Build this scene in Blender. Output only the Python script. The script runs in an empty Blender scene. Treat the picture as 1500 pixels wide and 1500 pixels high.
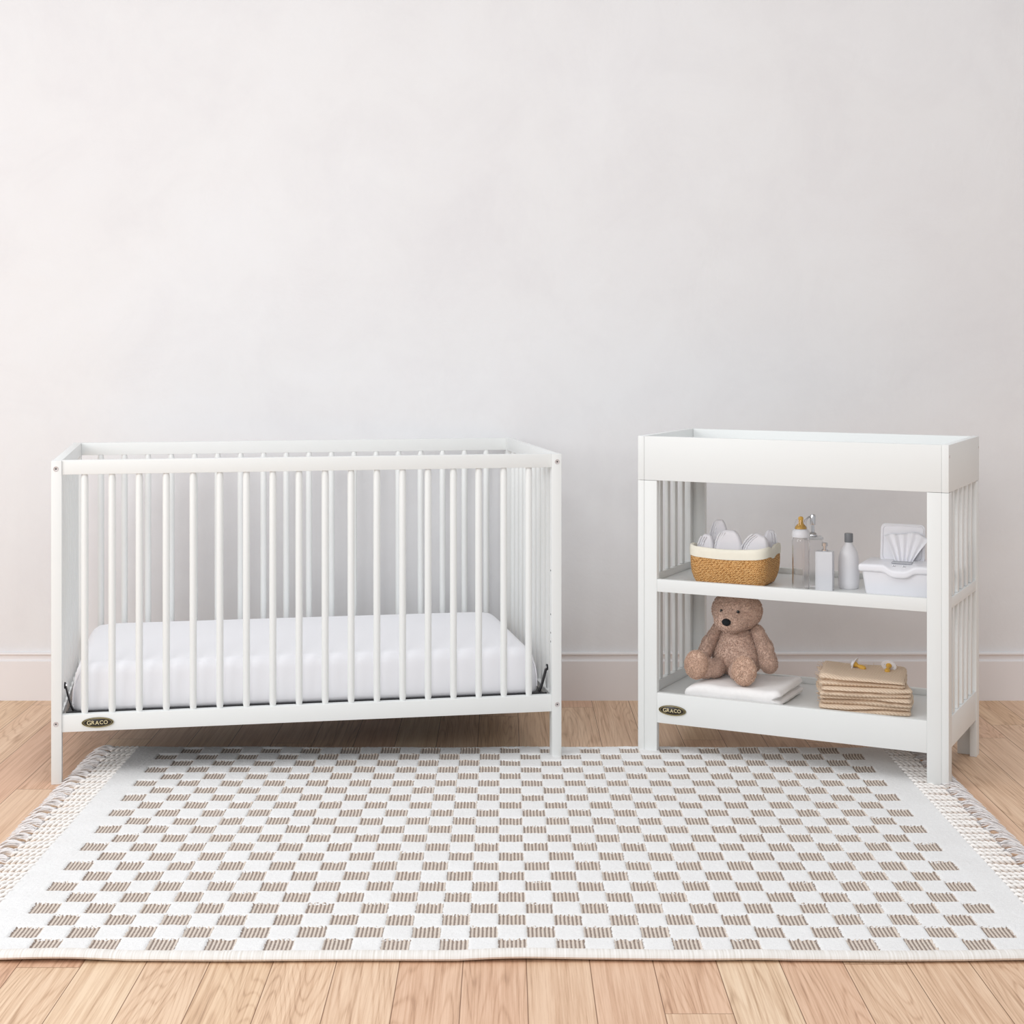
import bpy, bmesh, math, random
import numpy as np
from mathutils import Vector, Matrix, noise as mnoise
random.seed(7); np.random.seed(7)
PI = math.pi
scene = bpy.context.scene
COL = scene.collection

# ------------------------------------------------------------------ camera
cam_d = bpy.data.cameras.new('camera'); cam = bpy.data.objects.new('camera', cam_d); COL.objects.link(cam)
cam.location = (0, 0, 1.204); cam.rotation_euler = (PI/2, 0, 0)
cam_d.sensor_width = 36; cam_d.lens = 36*2393.6/1500
cam_d.shift_x = (750-740.2)/1500; cam_d.shift_y = (488.9-750)/1500
scene.camera = cam
# ------------------------------------------------------------------ world and light
w = bpy.data.worlds.new('world'); scene.world = w; w.use_nodes = True
bg = w.node_tree.nodes['Background']; bg.inputs[0].default_value = (0.97, 0.98, 1.0, 1); bg.inputs[1].default_value = 0.63
def area(name, loc, target, sx, sy, power, col):
    d = bpy.data.lights.new(name, 'AREA'); d.shape = 'RECTANGLE'; d.size = sx; d.size_y = sy; d.energy = power; d.color = col
    o = bpy.data.objects.new(name, d); COL.objects.link(o); o.location = loc
    o.rotation_euler = (Vector(target)-Vector(loc)).to_track_quat('-Z', 'Y').to_euler(); return o
area('window_daylight', (-3.3, 2.0, 2.1), (-0.6, 4.8, 0.6), 1.9, 1.9, 60, (0.98, 0.99, 1.0))
area('front_window_daylight', (-0.9, -1.2, 2.6), (0.3, 4.8, 0.6), 1.1, 1.3, 41, (0.985, 0.99, 1.0))
area('overhead_fill', (-0.1, 2.8, 3.3), (-0.1, 2.8, 0), 4.2, 2.4, 43, (0.985, 0.99, 1.0))  # unseen overhead fill, added to brighten the rug and floor
vs = scene.view_settings
vs.view_transform = 'Standard'; vs.look = 'None'; vs.gamma = 1; vs.use_curve_mapping = False; vs.exposure = 0.0

# ------------------------------------------------------------------ materials
def lin(r, g, b):
    f = lambda c: (c/255/12.92) if c/255 <= .04045 else ((c/255+.055)/1.055)**2.4
    return (f(r), f(g), f(b), 1)
class NT:
    def __init__(s, name):
        s.m = bpy.data.materials.new(name); s.m.use_nodes = True; s.t = s.m.node_tree; s.n = s.t.nodes; s.b = s.n['Principled BSDF']
    def add(s, typ, **kw):
        n = s.n.new(typ)
        for k, v in kw.items(): setattr(n, k, v)
        return n
    def link(s, a, b): s.t.links.new(a, b)
    def math(s, op, a, b=None, c=None):
        n = s.n.new('ShaderNodeMath'); n.operation = op
        for i, v in enumerate((a, b, c)):
            if v is None: continue
            if isinstance(v, (int, float)): n.inputs[i].default_value = v
            else: s.link(v, n.inputs[i])
        return n.outputs[0]
    def obj(s): return s.add('ShaderNodeTexCoord').outputs['Object']
    def mapping(s, vec, scale=(1, 1, 1), loc=(0, 0, 0), rot=(0, 0, 0)):
        n = s.add('ShaderNodeMapping'); n.inputs['Scale'].default_value = scale; n.inputs['Location'].default_value = loc; n.inputs['Rotation'].default_value = rot
        s.link(vec, n.inputs['Vector']); return n.outputs[0]
    def noise(s, vec, scale, detail=3, rough=.5, dist=0):
        n = s.add('ShaderNodeTexNoise'); n.inputs['Scale'].default_value = scale; n.inputs['Detail'].default_value = detail
        n.inputs['Roughness'].default_value = rough; n.inputs['Distortion'].default_value = dist; s.link(vec, n.inputs['Vector']); return n.outputs['Fac']
    def ramp(s, fac, stops):
        n = s.add('ShaderNodeValToRGB'); e = n.color_ramp.elements
        e[0].position, e[0].color = stops[0]; e[1].position, e[1].color = stops[-1]
        for p, c in stops[1:-1]:
            q = e.new(p); q.color = c
        s.link(fac, n.inputs[0]); return n.outputs[0]
    def mix(s, fac, a, b, mode='MIX'):
        n = s.add('ShaderNodeMix'); n.data_type = 'RGBA'; n.blend_type = mode
        for i, v in ((0, fac), (6, a), (7, b)):
            if isinstance(v, (int, float, tuple)): n.inputs[i].default_value = v
            else: s.link(v, n.inputs[i])
        return n.outputs[2]
    def bump(s, h, strength=.3, dist=.001):
        n = s.add('ShaderNodeBump'); n.inputs['Strength'].default_value = strength; n.inputs['Distance'].default_value = dist
        s.link(h, n.inputs['Height']); s.link(n.outputs[0], s.b.inputs['Normal'])
    def base(s, v):
        if isinstance(v, tuple): s.b.inputs['Base Color'].default_value = v
        else: s.link(v, s.b.inputs['Base Color'])
def simple(name, col, rough=.5, metal=0, var=.03, nscale=30, bump=0, bdist=.0005, **kw):
    t = NT(name); v = t.noise(t.obj(), nscale, 3)
    c2 = tuple(max(0, c*(1-var*2)) for c in col[:3])+(1,)
    t.base(t.ramp(v, [(.3, c2), (.7, col)]))
    t.b.inputs['Roughness'].default_value = rough; t.b.inputs['Metallic'].default_value = metal
    if bump: t.bump(t.noise(t.obj(), nscale*8, 2), bump, bdist)
    for k, val in kw.items(): t.b.inputs[k.replace('_', ' ')].default_value = val
    return t.m
M = {}
M['paint'] = simple('white_painted_wood', lin(231, 233, 232), .42, var=.004, nscale=6, bump=0)
M['steel'] = simple('bolt_steel', lin(206, 199, 198), .4, .25)
M['black_metal'] = simple('black_metal', lin(28, 28, 32), .4, .3)
M['sheet'] = simple('white_cotton_sheet', lin(243, 243, 247), .9, var=.003, nscale=12, bump=0, Sheen_Weight=.2)
M['hole'] = simple('dark_hole', lin(70, 70, 72), .8)
M['badge_dark'] = simple('badge_dark_brown', lin(36, 28, 18), .3)
M['badge_gold'] = simple('badge_gold', lin(190, 176, 128), .35, .35)
M['badge_letter'] = simple('badge_letter_cream', lin(226, 212, 168), .45)
M['white_plastic'] = simple('white_plastic', lin(236, 236, 241), .3, var=.004)
M['frost'] = simple('frosted_white_plastic', lin(222, 222, 226), .35, var=.01, Subsurface_Weight=.15, Subsurface_Radius=(.01, .01, .01))
M['frost2'] = simple('translucent_white_bottle', lin(240, 239, 242), .35, var=.01)
M['grey_cap'] = simple('grey_plastic_cap', lin(128, 130, 134), .4)
M['chrome'] = simple('chrome', lin(215, 215, 218), .12, 1)
M['amber'] = simple('amber_silicone', lin(234, 184, 84), .25, var=.04, Transmission_Weight=.15, IOR=1.35)
def glass(name, col, rough=.02, ior=1.3):
    t = NT(name); t.base(t.ramp(t.noise(t.obj(), 20), [(.3, col), (.7, col)]))
    t.b.inputs['Transmission Weight'].default_value = 1; t.b.inputs['Roughness'].default_value = rough; t.b.inputs['IOR'].default_value = ior
    return t.m
M['glass'] = glass('clear_glass', (.96, .95, .95, 1))
M['frost_glass'] = glass('frosted_glass', (.93, .93, .94, 1), .28, 1.25)
M['rim'] = simple('cream_canvas', lin(242, 237, 222), .9, var=.02, nscale=60, bump=.2)
M['tissue'] = simple('white_wipe_tissue', lin(240, 240, 245), .9, var=.01, Subsurface_Weight=.1, Subsurface_Radius=(.01, .01, .01))
M['diaper'] = simple('white_diaper_film', lin(238, 236, 241), .5, var=.02, nscale=40, bump=.25)
M['diaper_edge'] = simple('diaper_elastic_white', lin(246, 246, 250), .5, bump=.3)
M['nose'] = simple('teddy_black_felt', lin(16, 22, 28), .8, bump=.3)
M['eye'] = simple('teddy_black_eye', lin(12, 12, 12), .1)
M['towel'] = simple('white_plush_blanket', lin(246, 244, 243), .95, var=.02, nscale=80, bump=.5, bdist=.001, Sheen_Weight=.3)
M['grey_slot'] = simple('grey_shadow_gap_plastic', lin(184, 186, 192), .5)
# teddy plush
t = NT('teddy_brown_boucle'); o = t.obj()
n1 = t.noise(o, 260, 3, .6); n2 = t.noise(o, 40, 2)
t.base(t.mix(.35, t.ramp(n1, [(.3, lin(182, 148, 131)), (.7, lin(248, 220, 202))]), t.ramp(n2, [(.3, lin(200, 165, 147)), (.7, lin(230, 198, 178))])))
t.b.inputs['Roughness'].default_value = .95; t.b.inputs['Sheen Weight'].default_value = .3; t.bump(n1, .6, .002); M['teddy'] = t.m
t = NT('teddy_light_paw'); o = t.obj(); n1 = t.noise(o, 260, 3, .6)
t.base(t.ramp(n1, [(.3, lin(196, 160, 140)), (.7, lin(244, 214, 192))])); t.b.inputs['Roughness'].default_value = .95; t.bump(n1, .6, .002); M['teddy_paw'] = t.m
# woven basket
t = NT('woven_seagrass'); o = t.obj()
wv = t.add('ShaderNodeTexWave'); wv.bands_direction = 'Z'; wv.inputs['Scale'].default_value = 62; wv.inputs['Distortion'].default_value = 1.5; wv.inputs['Detail Scale'].default_value = 6; t.link(o, wv.inputs['Vector'])
vo = t.add('ShaderNodeTexVoronoi'); vo.inputs['Scale'].default_value = 250; vo.inputs['Randomness'].default_value = .45; t.link(t.mapping(o, (1, 1, 1.0), rot=(.5, .6, .4)), vo.inputs['Vector'])
h = t.math('ADD', t.math('MULTIPLY', wv.outputs['Fac'], .35), t.math('SUBTRACT', 1.0, vo.outputs['Distance']))
t.base(t.ramp(h, [(.35, lin(140, 92, 44)), (.7, lin(206, 150, 86)), (1.1, lin(240, 198, 138))]))
t.b.inputs['Roughness'].default_value = .8; t.bump(h, .8, .002); M['weave'] = t.m
# beige muslin with woven rib
t = NT('beige_woven_cotton'); o = t.obj()
w1 = t.add('ShaderNodeTexWave'); w1.inputs['Scale'].default_value = 95; w1.inputs['Distortion'].default_value = .8; t.link(t.mapping(o, (1, .25, .6), rot=(0, 0, .08)), w1.inputs['Vector'])
w2 = t.add('ShaderNodeTexWave'); w2.bands_direction = 'DIAGONAL'; w2.inputs['Scale'].default_value = 60; w2.inputs['Distortion'].default_value = .6; t.link(o, w2.inputs['Vector'])
h = t.math('ADD', t.math('MULTIPLY', w1.outputs['Fac'], .6), t.math('MULTIPLY', w2.outputs['Fac'], .4))
t.base(t.ramp(h, [(.15, lin(196, 168, 142)), (.6, lin(230, 208, 184)), (.95, lin(242, 224, 202))]))
t.b.inputs['Roughness'].default_value = .95; t.bump(h, .5, .001); M['muslin'] = t.m
# plaster wall
t = NT('mottled_plaster'); o = t.obj()
a = t.noise(o, .9, 5, .55, .3); b = t.noise(t.mapping(o, (1, 1, 1), (3, 1, 2)), 3.2, 8, .65, .6)
c = t.mix(.45, t.ramp(a, [(.3, lin(223, 222, 224)), (.5, lin(228, 228, 229)), (.7, lin(232, 233, 235))]), t.ramp(b, [(.3, lin(222, 220, 222)), (.55, lin(230, 229, 230)), (.75, lin(232, 232, 234))]))
t.base(c); t.b.inputs['Roughness'].default_value = .85
t.bump(t.math('ADD', t.noise(o, 2.2, 9, .6, .8), t.math('MULTIPLY', t.noise(t.mapping(o, (1, 1, .6)), 14, 6, .6, 1), .25)), .35, .012); M['plaster'] = t.m
M['baseboard'] = simple('baseboard_paint', lin(232, 228, 228), .5, var=.01, nscale=4)
# oak planks (run along Y)
t = NT('oak_planks'); o = t.obj()
sx = t.add('ShaderNodeSeparateXYZ'); t.link(o, sx.inputs[0]); X, Y = sx.outputs[0], sx.outputs[1]
PW, PL = .1212, 1.35
u = t.math('DIVIDE', t.math('ADD', X, .808+1.212*4), PW); iu = t.math('FLOOR', u); fu = t.math('SUBTRACT', u, iu)
wn = t.add('ShaderNodeTexWhiteNoise', noise_dimensions='1D'); t.link(iu, wn.inputs['W'])
v = t.math('ADD', t.math('DIVIDE', Y, PL), t.math('MULTIPLY', wn.outputs['Value'], 7.3)); iv = t.math('FLOOR', v); fv = t.math('SUBTRACT', v, iv)
cb = t.add('ShaderNodeCombineXYZ'); t.link(iu, cb.inputs[0]); t.link(iv, cb.inputs[1])
wn2 = t.add('ShaderNodeTexWhiteNoise', noise_dimensions='3D'); t.link(cb.outputs[0], wn2.inputs['Vector']); pid = wn2.outputs['Value']
off = t.add('ShaderNodeCombineXYZ'); t.link(t.math('MULTIPLY', pid, 13.0), off.inputs[0]); t.link(t.math('MULTIPLY', pid, 31.0), off.inputs[1]); t.link(t.math('MULTIPLY', pid, 7.0), off.inputs[2])
va = t.add('ShaderNodeVectorMath'); va.operation = 'ADD'; t.link(o, va.inputs[0]); t.link(off.outputs[0], va.inputs[1]); P = va.outputs[0]
warp = t.noise(t.mapping(P, (8, .55, 1)), 1.2, 2, .4)
rings = t.math('SINE', t.math('MULTIPLY', warp, 170.0)); rings = t.math('ADD', t.math('MULTIPLY', rings, .5), .5)
fine = t.noise(t.mapping(P, (100, 1.6, 1)), 3.0, 5, .75)
fine2 = t.noise(t.mapping(P, (34, .7, 1)), 3.0, 4, .6, .1)
broad = t.noise(t.mapping(P, (8, 1.2, 1)), 1.0, 2)
g = t.math('ADD', t.math('MULTIPLY', fine, .5), t.math('ADD', t.math('MULTIPLY', fine2, .45), t.math('MULTIPLY', t.math('MULTIPLY', t.math('POWER', rings, 5.0), t.math('GREATER_THAN', t.math('FRACT', t.math('MULTIPLY', pid, 5.0)), .45)), -.09)))
c1 = t.ramp(g, [(.28, lin(166, 132, 106)), (.42, lin(213, 184, 160)), (.55, lin(235, 213, 193))])
tint = t.ramp(pid, [(0, lin(246, 232, 218)), (.3, lin(255, 245, 230)), (.6, lin(240, 216, 202)), (.8, lin(255, 250, 236)), (1, lin(242, 224, 200))])
c = t.mix(1, c1, tint, 'MULTIPLY')
c = t.mix(.18, c, t.ramp(broad, [(.3, lin(206, 170, 140)), (.7, lin(234, 208, 180))]))
e1 = t.math('MINIMUM', fu, t.math('SUBTRACT', 1.0, fu)); e2 = t.math('MULTIPLY', t.math('MINIMUM', fv, t.math('SUBTRACT', 1.0, fv)), PL/PW)
edge = t.math('MINIMUM', e1, e2); gap = t.ramp(edge, [(.004, (0, 0, 0, 1)), (.009, (1, 1, 1, 1))])
c = t.mix(gap, lin(124, 88, 62), c)
t.base(c); t.b.inputs['Roughness'].default_value = .5
t.bump(t.math('ADD', t.math('MULTIPLY', g, .3), gap), .35, .0015); M['oak'] = t.m
# rug
R_X0, R_X1, R_Y0, R_Y1 = -1.064, 1.090, 3.124, 4.722
CX0, CPX, RY0, RPY, HX, HY = -.956, .1141, 3.260, .0675, .0280, .0292
t = NT('rug_checker_pile'); o = t.obj()
nz = t.add('ShaderNodeTexNoise'); nz.inputs['Scale'].default_value = 260; nz.inputs['Detail'].default_value = 2; t.link(o, nz.inputs['Vector'])
sv = t.add('ShaderNodeVectorMath'); sv.operation = 'MULTIPLY_ADD'; t.link(nz.outputs['Color'], sv.inputs[0]); sv.inputs[1].default_value = (.010, .014, 0); sv.inputs[2].default_value = (-.005, -.007, 0)
av = t.add('ShaderNodeVectorMath'); av.operation = 'ADD'; t.link(o, av.inputs[0]); t.link(sv.outputs[0], av.inputs[1])
sx = t.add('ShaderNodeSeparateXYZ'); t.link(av.outputs[0], sx.inputs[0]); X, Y = sx.outputs[0], sx.outputs[1]
sx0 = t.add('ShaderNodeSeparateXYZ'); t.link(o, sx0.inputs[0])
rv = t.math('DIVIDE', t.math('SUBTRACT', Y, RY0-RPY/2), RPY); ir = t.math('FLOOR', rv); fy = t.math('MULTIPLY', t.math('SUBTRACT', t.math('SUBTRACT', rv, ir), .5), RPY)
par = t.math('MODULO', t.math('ABSOLUTE', ir), 2.0)
cu = t.math('DIVIDE', t.math('SUBTRACT', t.math('SUBTRACT', X, CX0-CPX/2), t.math('MULTIPLY', par, CPX/2)), CPX); ic = t.math('FLOOR', cu); fx = t.math('MULTIPLY', t.math('SUBTRACT', t.math('SUBTRACT', cu, ic), .5), CPX)
inx = t.math('LESS_THAN', t.math('ABSOLUTE', fx), HX); iny = t.math('LESS_THAN', t.math('ABSOLUTE', fy), HY)
xc = t.math('ADD', t.math('MULTIPLY', ic, CPX), t.math('MULTIPLY', par, CPX/2)); lim = t.math('MULTIPLY', t.math('GREATER_THAN', xc, -.01), t.math('LESS_THAN', xc, 17*CPX+.01))
lim = t.math('MULTIPLY', lim, t.math('MULTIPLY', t.math('GREATER_THAN', Y, RY0-1.5*RPY), t.math('LESS_THAN', Y, RY0+21.5*RPY)))
dark = t.math('MULTIPLY', t.math('MULTIPLY', inx, iny), lim)
rib = t.math('ADD', t.math('MULTIPLY', t.math('SINE', t.math('MULTIPLY', t.math('ADD', sx0.outputs[0], t.math('MULTIPLY', nz.outputs['Fac'], .003)), 2*PI/.0083)), .5), .5)
dk = t.ramp(t.math('ADD', t.math('MULTIPLY', rib, .8), t.math('MULTIPLY', nz.outputs['Fac'], .3)), [(.22, lin(128, 112, 101)), (.45, lin(180, 163, 150)), (.9, lin(216, 203, 190))])
wf = t.noise(o, 340, 3, .7); wb = t.noise(o, 9, 3)
wh = t.mix(.5, t.ramp(wf, [(.25, lin(216, 214, 213)), (.6, lin(240, 239, 238))]), t.ramp(wb, [(.3, lin(230, 229, 228)), (.7, lin(240, 240, 240))]))
t.base(t.mix(dark, wh, dk)); t.b.inputs['Roughness'].default_value = .95; t.b.inputs['Sheen Weight'].default_value = .2
hh = t.mix(dark, wf, t.math('MULTIPLY', rib, .8)); t.bump(hh, .55, .003); M['rug'] = t.m
t = NT('rug_hem_binding'); o = t.obj(); v = t.noise(t.mapping(o, (60, 2, 2)), 4, 3)
t.base(t.ramp(v, [(.3, lin(214, 208, 200)), (.7, lin(240, 237, 234))])); t.b.inputs['Roughness'].default_value = .9; t.bump(v, .3, .001); M['hem'] = t.m
M['cord'] = simple('cotton_cord', lin(246, 242, 238), .9, var=.04, nscale=120, bump=.4)
M['strand'] = simple('grey_white_strand', lin(234, 230, 229), .8, var=.06, nscale=90, bump=.3)

# ------------------------------------------------------------------ mesh helpers
class MB:
    def __init__(s): s.v = []; s.f = []
    def raw(s, vs, fs):
        o = len(s.v); s.v += [tuple(p) for p in vs]; s.f += [tuple(i+o for i in f) for f in fs]; return s
    def box(s, x0, x1, y0, y1, z0, z1, bev=0.0015):
        bev = min(bev, (x1-x0)*.45, (y1-y0)*.45, (z1-z0)*.45)
        bm = bmesh.new(); bmesh.ops.create_cube(bm, size=1)
        for v in bm.verts: v.co = ((x0+x1)/2+v.co.x*(x1-x0), (y0+y1)/2+v.co.y*(y1-y0), (z0+z1)/2+v.co.z*(z1-z0))
        if bev > 0: bmesh.ops.bevel(bm, geom=bm.edges[:], offset=bev, segments=2, affect='EDGES', profile=.6)
        bm.verts.index_update(); s.raw([v.co for v in bm.verts], [[v.index for v in f.verts] for f in bm.faces]); bm.free(); return s
    def lathe(s, prof, cx=0, cy=0, n=32, sq=None, axis='z', cz=0):
        vs = []; fs = []
        for r, z in prof:
            for k in range(n):
                a = 2*PI*k/n; c, q = math.cos(a), math.sin(a)
                rr = r
                if sq: rr = r/((abs(c)**sq+abs(q)**sq)**(1/sq))
                if axis == 'z': vs.append((cx+rr*c, cy+rr*q, cz+z))
                elif axis == 'y': vs.append((cx+rr*c, cy+z, cz+rr*q))
                else: vs.append((cx+z, cy+rr*c, cz+rr*q))
        for i in range(len(prof)-1):
            for k in range(n):
                fs.append((i*n+k, i*n+(k+1) % n, (i+1)*n+(k+1) % n, (i+1)*n+k))
        fs.append(tuple(range(n-1, -1, -1))); fs.append(tuple(range((len(prof)-1)*n, len(prof)*n)))
        return s.raw(vs, fs)
    def tube(s, path, r, n=8, rs=None):
        vs = []; fs = []; P = [Vector(p) for p in path]; up = None
        for i, p in enumerate(P):
            d = (P[min(i+1, len(P)-1)]-P[max(i-1, 0)]).normalized()
            if up is None:
                up = Vector((0, 0, 1)) if abs(d.z) < .9 else Vector((1, 0, 0))
            a = d.cross(up).normalized(); up = a.cross(d).normalized()
            rr = rs[i] if rs else r
            for k in range(n):
                th = 2*PI*k/n; vs.append(p+(a*math.cos(th)+up*math.sin(th))*rr)
        for i in range(len(P)-1):
            for k in range(n): fs.append((i*n+k, i*n+(k+1) % n, (i+1)*n+(k+1) % n, (i+1)*n+k))
        fs.append(tuple(range(n-1, -1, -1))); fs.append(tuple(range((len(P)-1)*n, len(P)*n)))
        return s.raw(vs, fs)
    def build(s, name, mat, parent=None, smooth=True, angle=40):
        me = bpy.data.meshes.new(name); me.from_pydata(s.v, [], s.f); me.validate(); me.update()
        bm = bmesh.new(); bm.from_mesh(me); bmesh.ops.recalc_face_normals(bm, faces=bm.faces); bm.to_mesh(me); bm.free()
        if smooth:
            me.polygons.foreach_set('use_smooth', [True]*len(me.polygons)); me.set_sharp_from_angle(angle=math.radians(angle))
        me.materials.append(mat)
        o = bpy.data.objects.new(name, me); COL.objects.link(o)
        if parent: o.parent = parent
        return o
def slab_mesh(w, d, h, r, n=24, nz=10, fn=None):
    """closed rounded slab centred in x, y with z from 0 to h, optionally reshaped by fn"""
    def samples(half, k, rr):
        e = [half-rr*(1-math.cos(q*PI/2/5)) for q in range(5)]
        inner = list(np.linspace(-(half-rr), half-rr, k)) if half-rr > 1e-6 else [0.0]
        return sorted(set(round(q, 7) for q in [-q for q in e]+inner+e))
    r = min(r, w/2*.98, d/2*.98, h/2*.98)
    hx, hy, hz = w/2, d/2, h/2
    sx_, sy_, sz_ = samples(hx, n, r), samples(hy, n, r), samples(hz, nz, r)
    idx = {}; vs = []; fs = []
    def vid(q):
        k = tuple(round(c, 6) for c in q)
        if k not in idx:
            idx[k] = len(vs)
            core = [max(-(H-r), min(H-r, c)) for c, H in zip(q, (hx, hy, hz))]
            dd = Vector([a_-b_ for a_, b_ in zip(q, core)])
            if dd.length > 1e-9: dd = dd.normalized()*r
            p = Vector(core)+dd; p.z += hz
            if fn: p = fn(p)
            vs.append(tuple(p))
        return idx[k]
    def face(A, B, mk):
        for i in range(len(A)-1):
            for j in range(len(B)-1):
                fs.append((vid(mk(A[i], B[j])), vid(mk(A[i+1], B[j])), vid(mk(A[i+1], B[j+1])), vid(mk(A[i], B[j+1]))))
    for sgn in (-1, 1):
        face(sx_, sy_, lambda a_, b_: (a_, b_, sgn*hz)); face(sx_, sz_, lambda a_, b_: (a_, sgn*hy, b_)); face(sy_, sz_, lambda a_, b_: (sgn*hx, a_, b_))
    m = MB(); m.raw(vs, fs); return m
def fbm(x, y, z, s=1.0): return mnoise.noise(Vector((x*s, y*s, z*s)))
def struct(o): o['kind'] = 'structure'; return o
def thing(name, label, cat, loc=(0, 0, 0), rotz=0, group=None):
    o = bpy.data.objects.new(name, None); COL.objects.link(o); o.empty_display_size = .05
    o.location = loc; o.rotation_euler = (0, 0, rotz); o['label'] = label; o['category'] = cat
    if group: o['group'] = group
    return o
def dup_part(o, loc=(0, 0, 0), rot=None, parent=None):
    c = o.copy(); COL.objects.link(c); c.parent = parent if parent else o.parent; c.location = loc
    if rot: c.rotation_euler = rot
    return c

# ------------------------------------------------------------------ room
WY = 5.378
struct(MB().box(-4.5, 4.5, -1.0, WY+.1, -.12, 0, 0).build('floor', M['oak'], smooth=False))
struct(MB().box(-4.5, 4.5, WY, WY+.12, 0, 2.9, 0).build('wall_back', M['plaster'], smooth=False))
prof = [(0, 0), (.016, 0), (.016, .1285), (.0145, .1300), (.010, .1310), (.008, .134), (.0075, .142), (.0085, .147), (.0125, .1490), (.0135, .1515), (.0125, .1550), (.004, .157), (0, .157)]
m = MB(); vs_ = [(x, WY-y, z) for x in (-4.5, 4.5) for y, z in prof]; n_ = len(prof)
m.raw(vs_, [(i, (i+1) % n_, n_+(i+1) % n_, n_+i) for i in range(n_)]+[tuple(range(n_)), tuple(range(2*n_-1, n_-1, -1))])
struct(m.build('baseboard_back', M['baseboard'], angle=25))

# ------------------------------------------------------------------ rug
rug = thing('area_rug', 'large white rug with taupe checker dashes and knotted fringe, spread on the oak floor', 'rug', (0, 0, 0))
nx, ny = 620, 455
xs = np.linspace(R_X0, R_X1, nx); ys = np.linspace(R_Y0+.030, R_Y1, ny); GX, GY = np.meshgrid(xs, ys)
TH = .0118
def wav(x): return .0034*np.sin(x*6.1+.5)+.0022*np.sin(x*13.7+1.3)+.0008*np.sin(x*23+2)
rr_ = (GY-(RY0-RPY/2))/RPY; ir_ = np.floor(rr_); fy_ = (rr_-ir_-.5)*RPY; par_ = np.abs(ir_) % 2
cc_ = (GX-(CX0-CPX/2)-par_*CPX/2)/CPX; fx_ = (cc_-np.floor(cc_)-.5)*CPX
def sm(e): return 1/(1+np.exp(-e/.0011))
dk_ = sm(HX-np.abs(fx_))*sm(HY-np.abs(fy_))*((np.floor(cc_)+par_/2) > -.1)*((np.floor(cc_)+par_/2) < 17.1)*(GY > RY0-1.5*RPY)*(GY < RY0+21.5*RPY)
Z = TH-.0052*dk_+np.random.uniform(-.0008, .0008, GX.shape)*(1-dk_*.7)
Z += .0007*np.sin(GX*17+GY*9)*np.sin(GY*13)
ed = np.minimum(np.minimum(GX-R_X0, R_X1-GX), R_Y1-GY); Z *= np.clip(ed/.006, 0, 1)**.5*.55+.45
V = np.stack([GX, GY, Z], -1).reshape(-1, 3)
back = R_Y1+.004*np.sin(GX*5.3)+.002*np.sin(GX*17); V[:, 1] += ((back-R_Y1)*((GY-R_Y0)/(R_Y1-R_Y0))**6).reshape(-1)
I = np.arange(nx*ny).reshape(ny, nx)
F = np.stack([I[:-1, :-1], I[:-1, 1:], I[1:, 1:], I[1:, :-1]], -1).reshape(-1, 4)
# skirt to the floor
border = np.concatenate([I[0, :], I[1:, -1], I[-1, -2::-1], I[-2:0:-1, 0]])
S = V[border].copy(); S[:, 2] = .0003; base_i = len(V); V = np.concatenate([V, S]); nb = len(border)
k = np.arange(nb); F2 = np.stack([border, base_i+k, base_i+(k+1) % nb, border[(k+1) % nb]], -1); F = np.concatenate([F, F2])
me = bpy.data.meshes.new('pile'); me.vertices.add(len(V)); me.vertices.foreach_set('co', V.astype(np.float32).reshape(-1))
me.loops.add(len(F)*4); me.loops.foreach_set('vertex_index', F.astype(np.int32).reshape(-1))
me.polygons.add(len(F)); me.polygons.foreach_set('loop_start', np.arange(0, len(F)*4, 4, dtype=np.int32)); me.polygons.foreach_set('use_smooth', np.ones(len(F), dtype=bool))
me.update(calc_edges=True); me.validate(); me.materials.append(M['rug'])
po = bpy.data.objects.new('pile', me); COL.objects.link(po); po.parent = rug
# rounded front hem
m = MB(); vs_ = []; N = 260; K = 14
for i in range(N):
    x = R_X0+(R_X1-R_X0)*i/(N-1); wv_ = float(wav(x)); yo = float(.002*math.sin(x*4.3+1)+.0012*math.sin(x*15))
    for k_ in range(K):
        a_ = 2*PI*k_/K; c_, s_ = math.cos(a_), math.sin(a_)
        vs_.append((x, R_Y0+.0185+yo+.0185*c_, .0084+max(0, wv_)*.8+.0078*s_))
m.raw(vs_, [(i*K+k_, i*K+(k_+1) % K, (i+1)*K+(k_+1) % K, (i+1)*K+k_) for i in range(N-1) for k_ in range(K)]+[tuple(range(K)), tuple(range(N*K-1, (N-1)*K-1, -1))])
m.build('hem_binding', M['hem'], rug)
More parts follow.
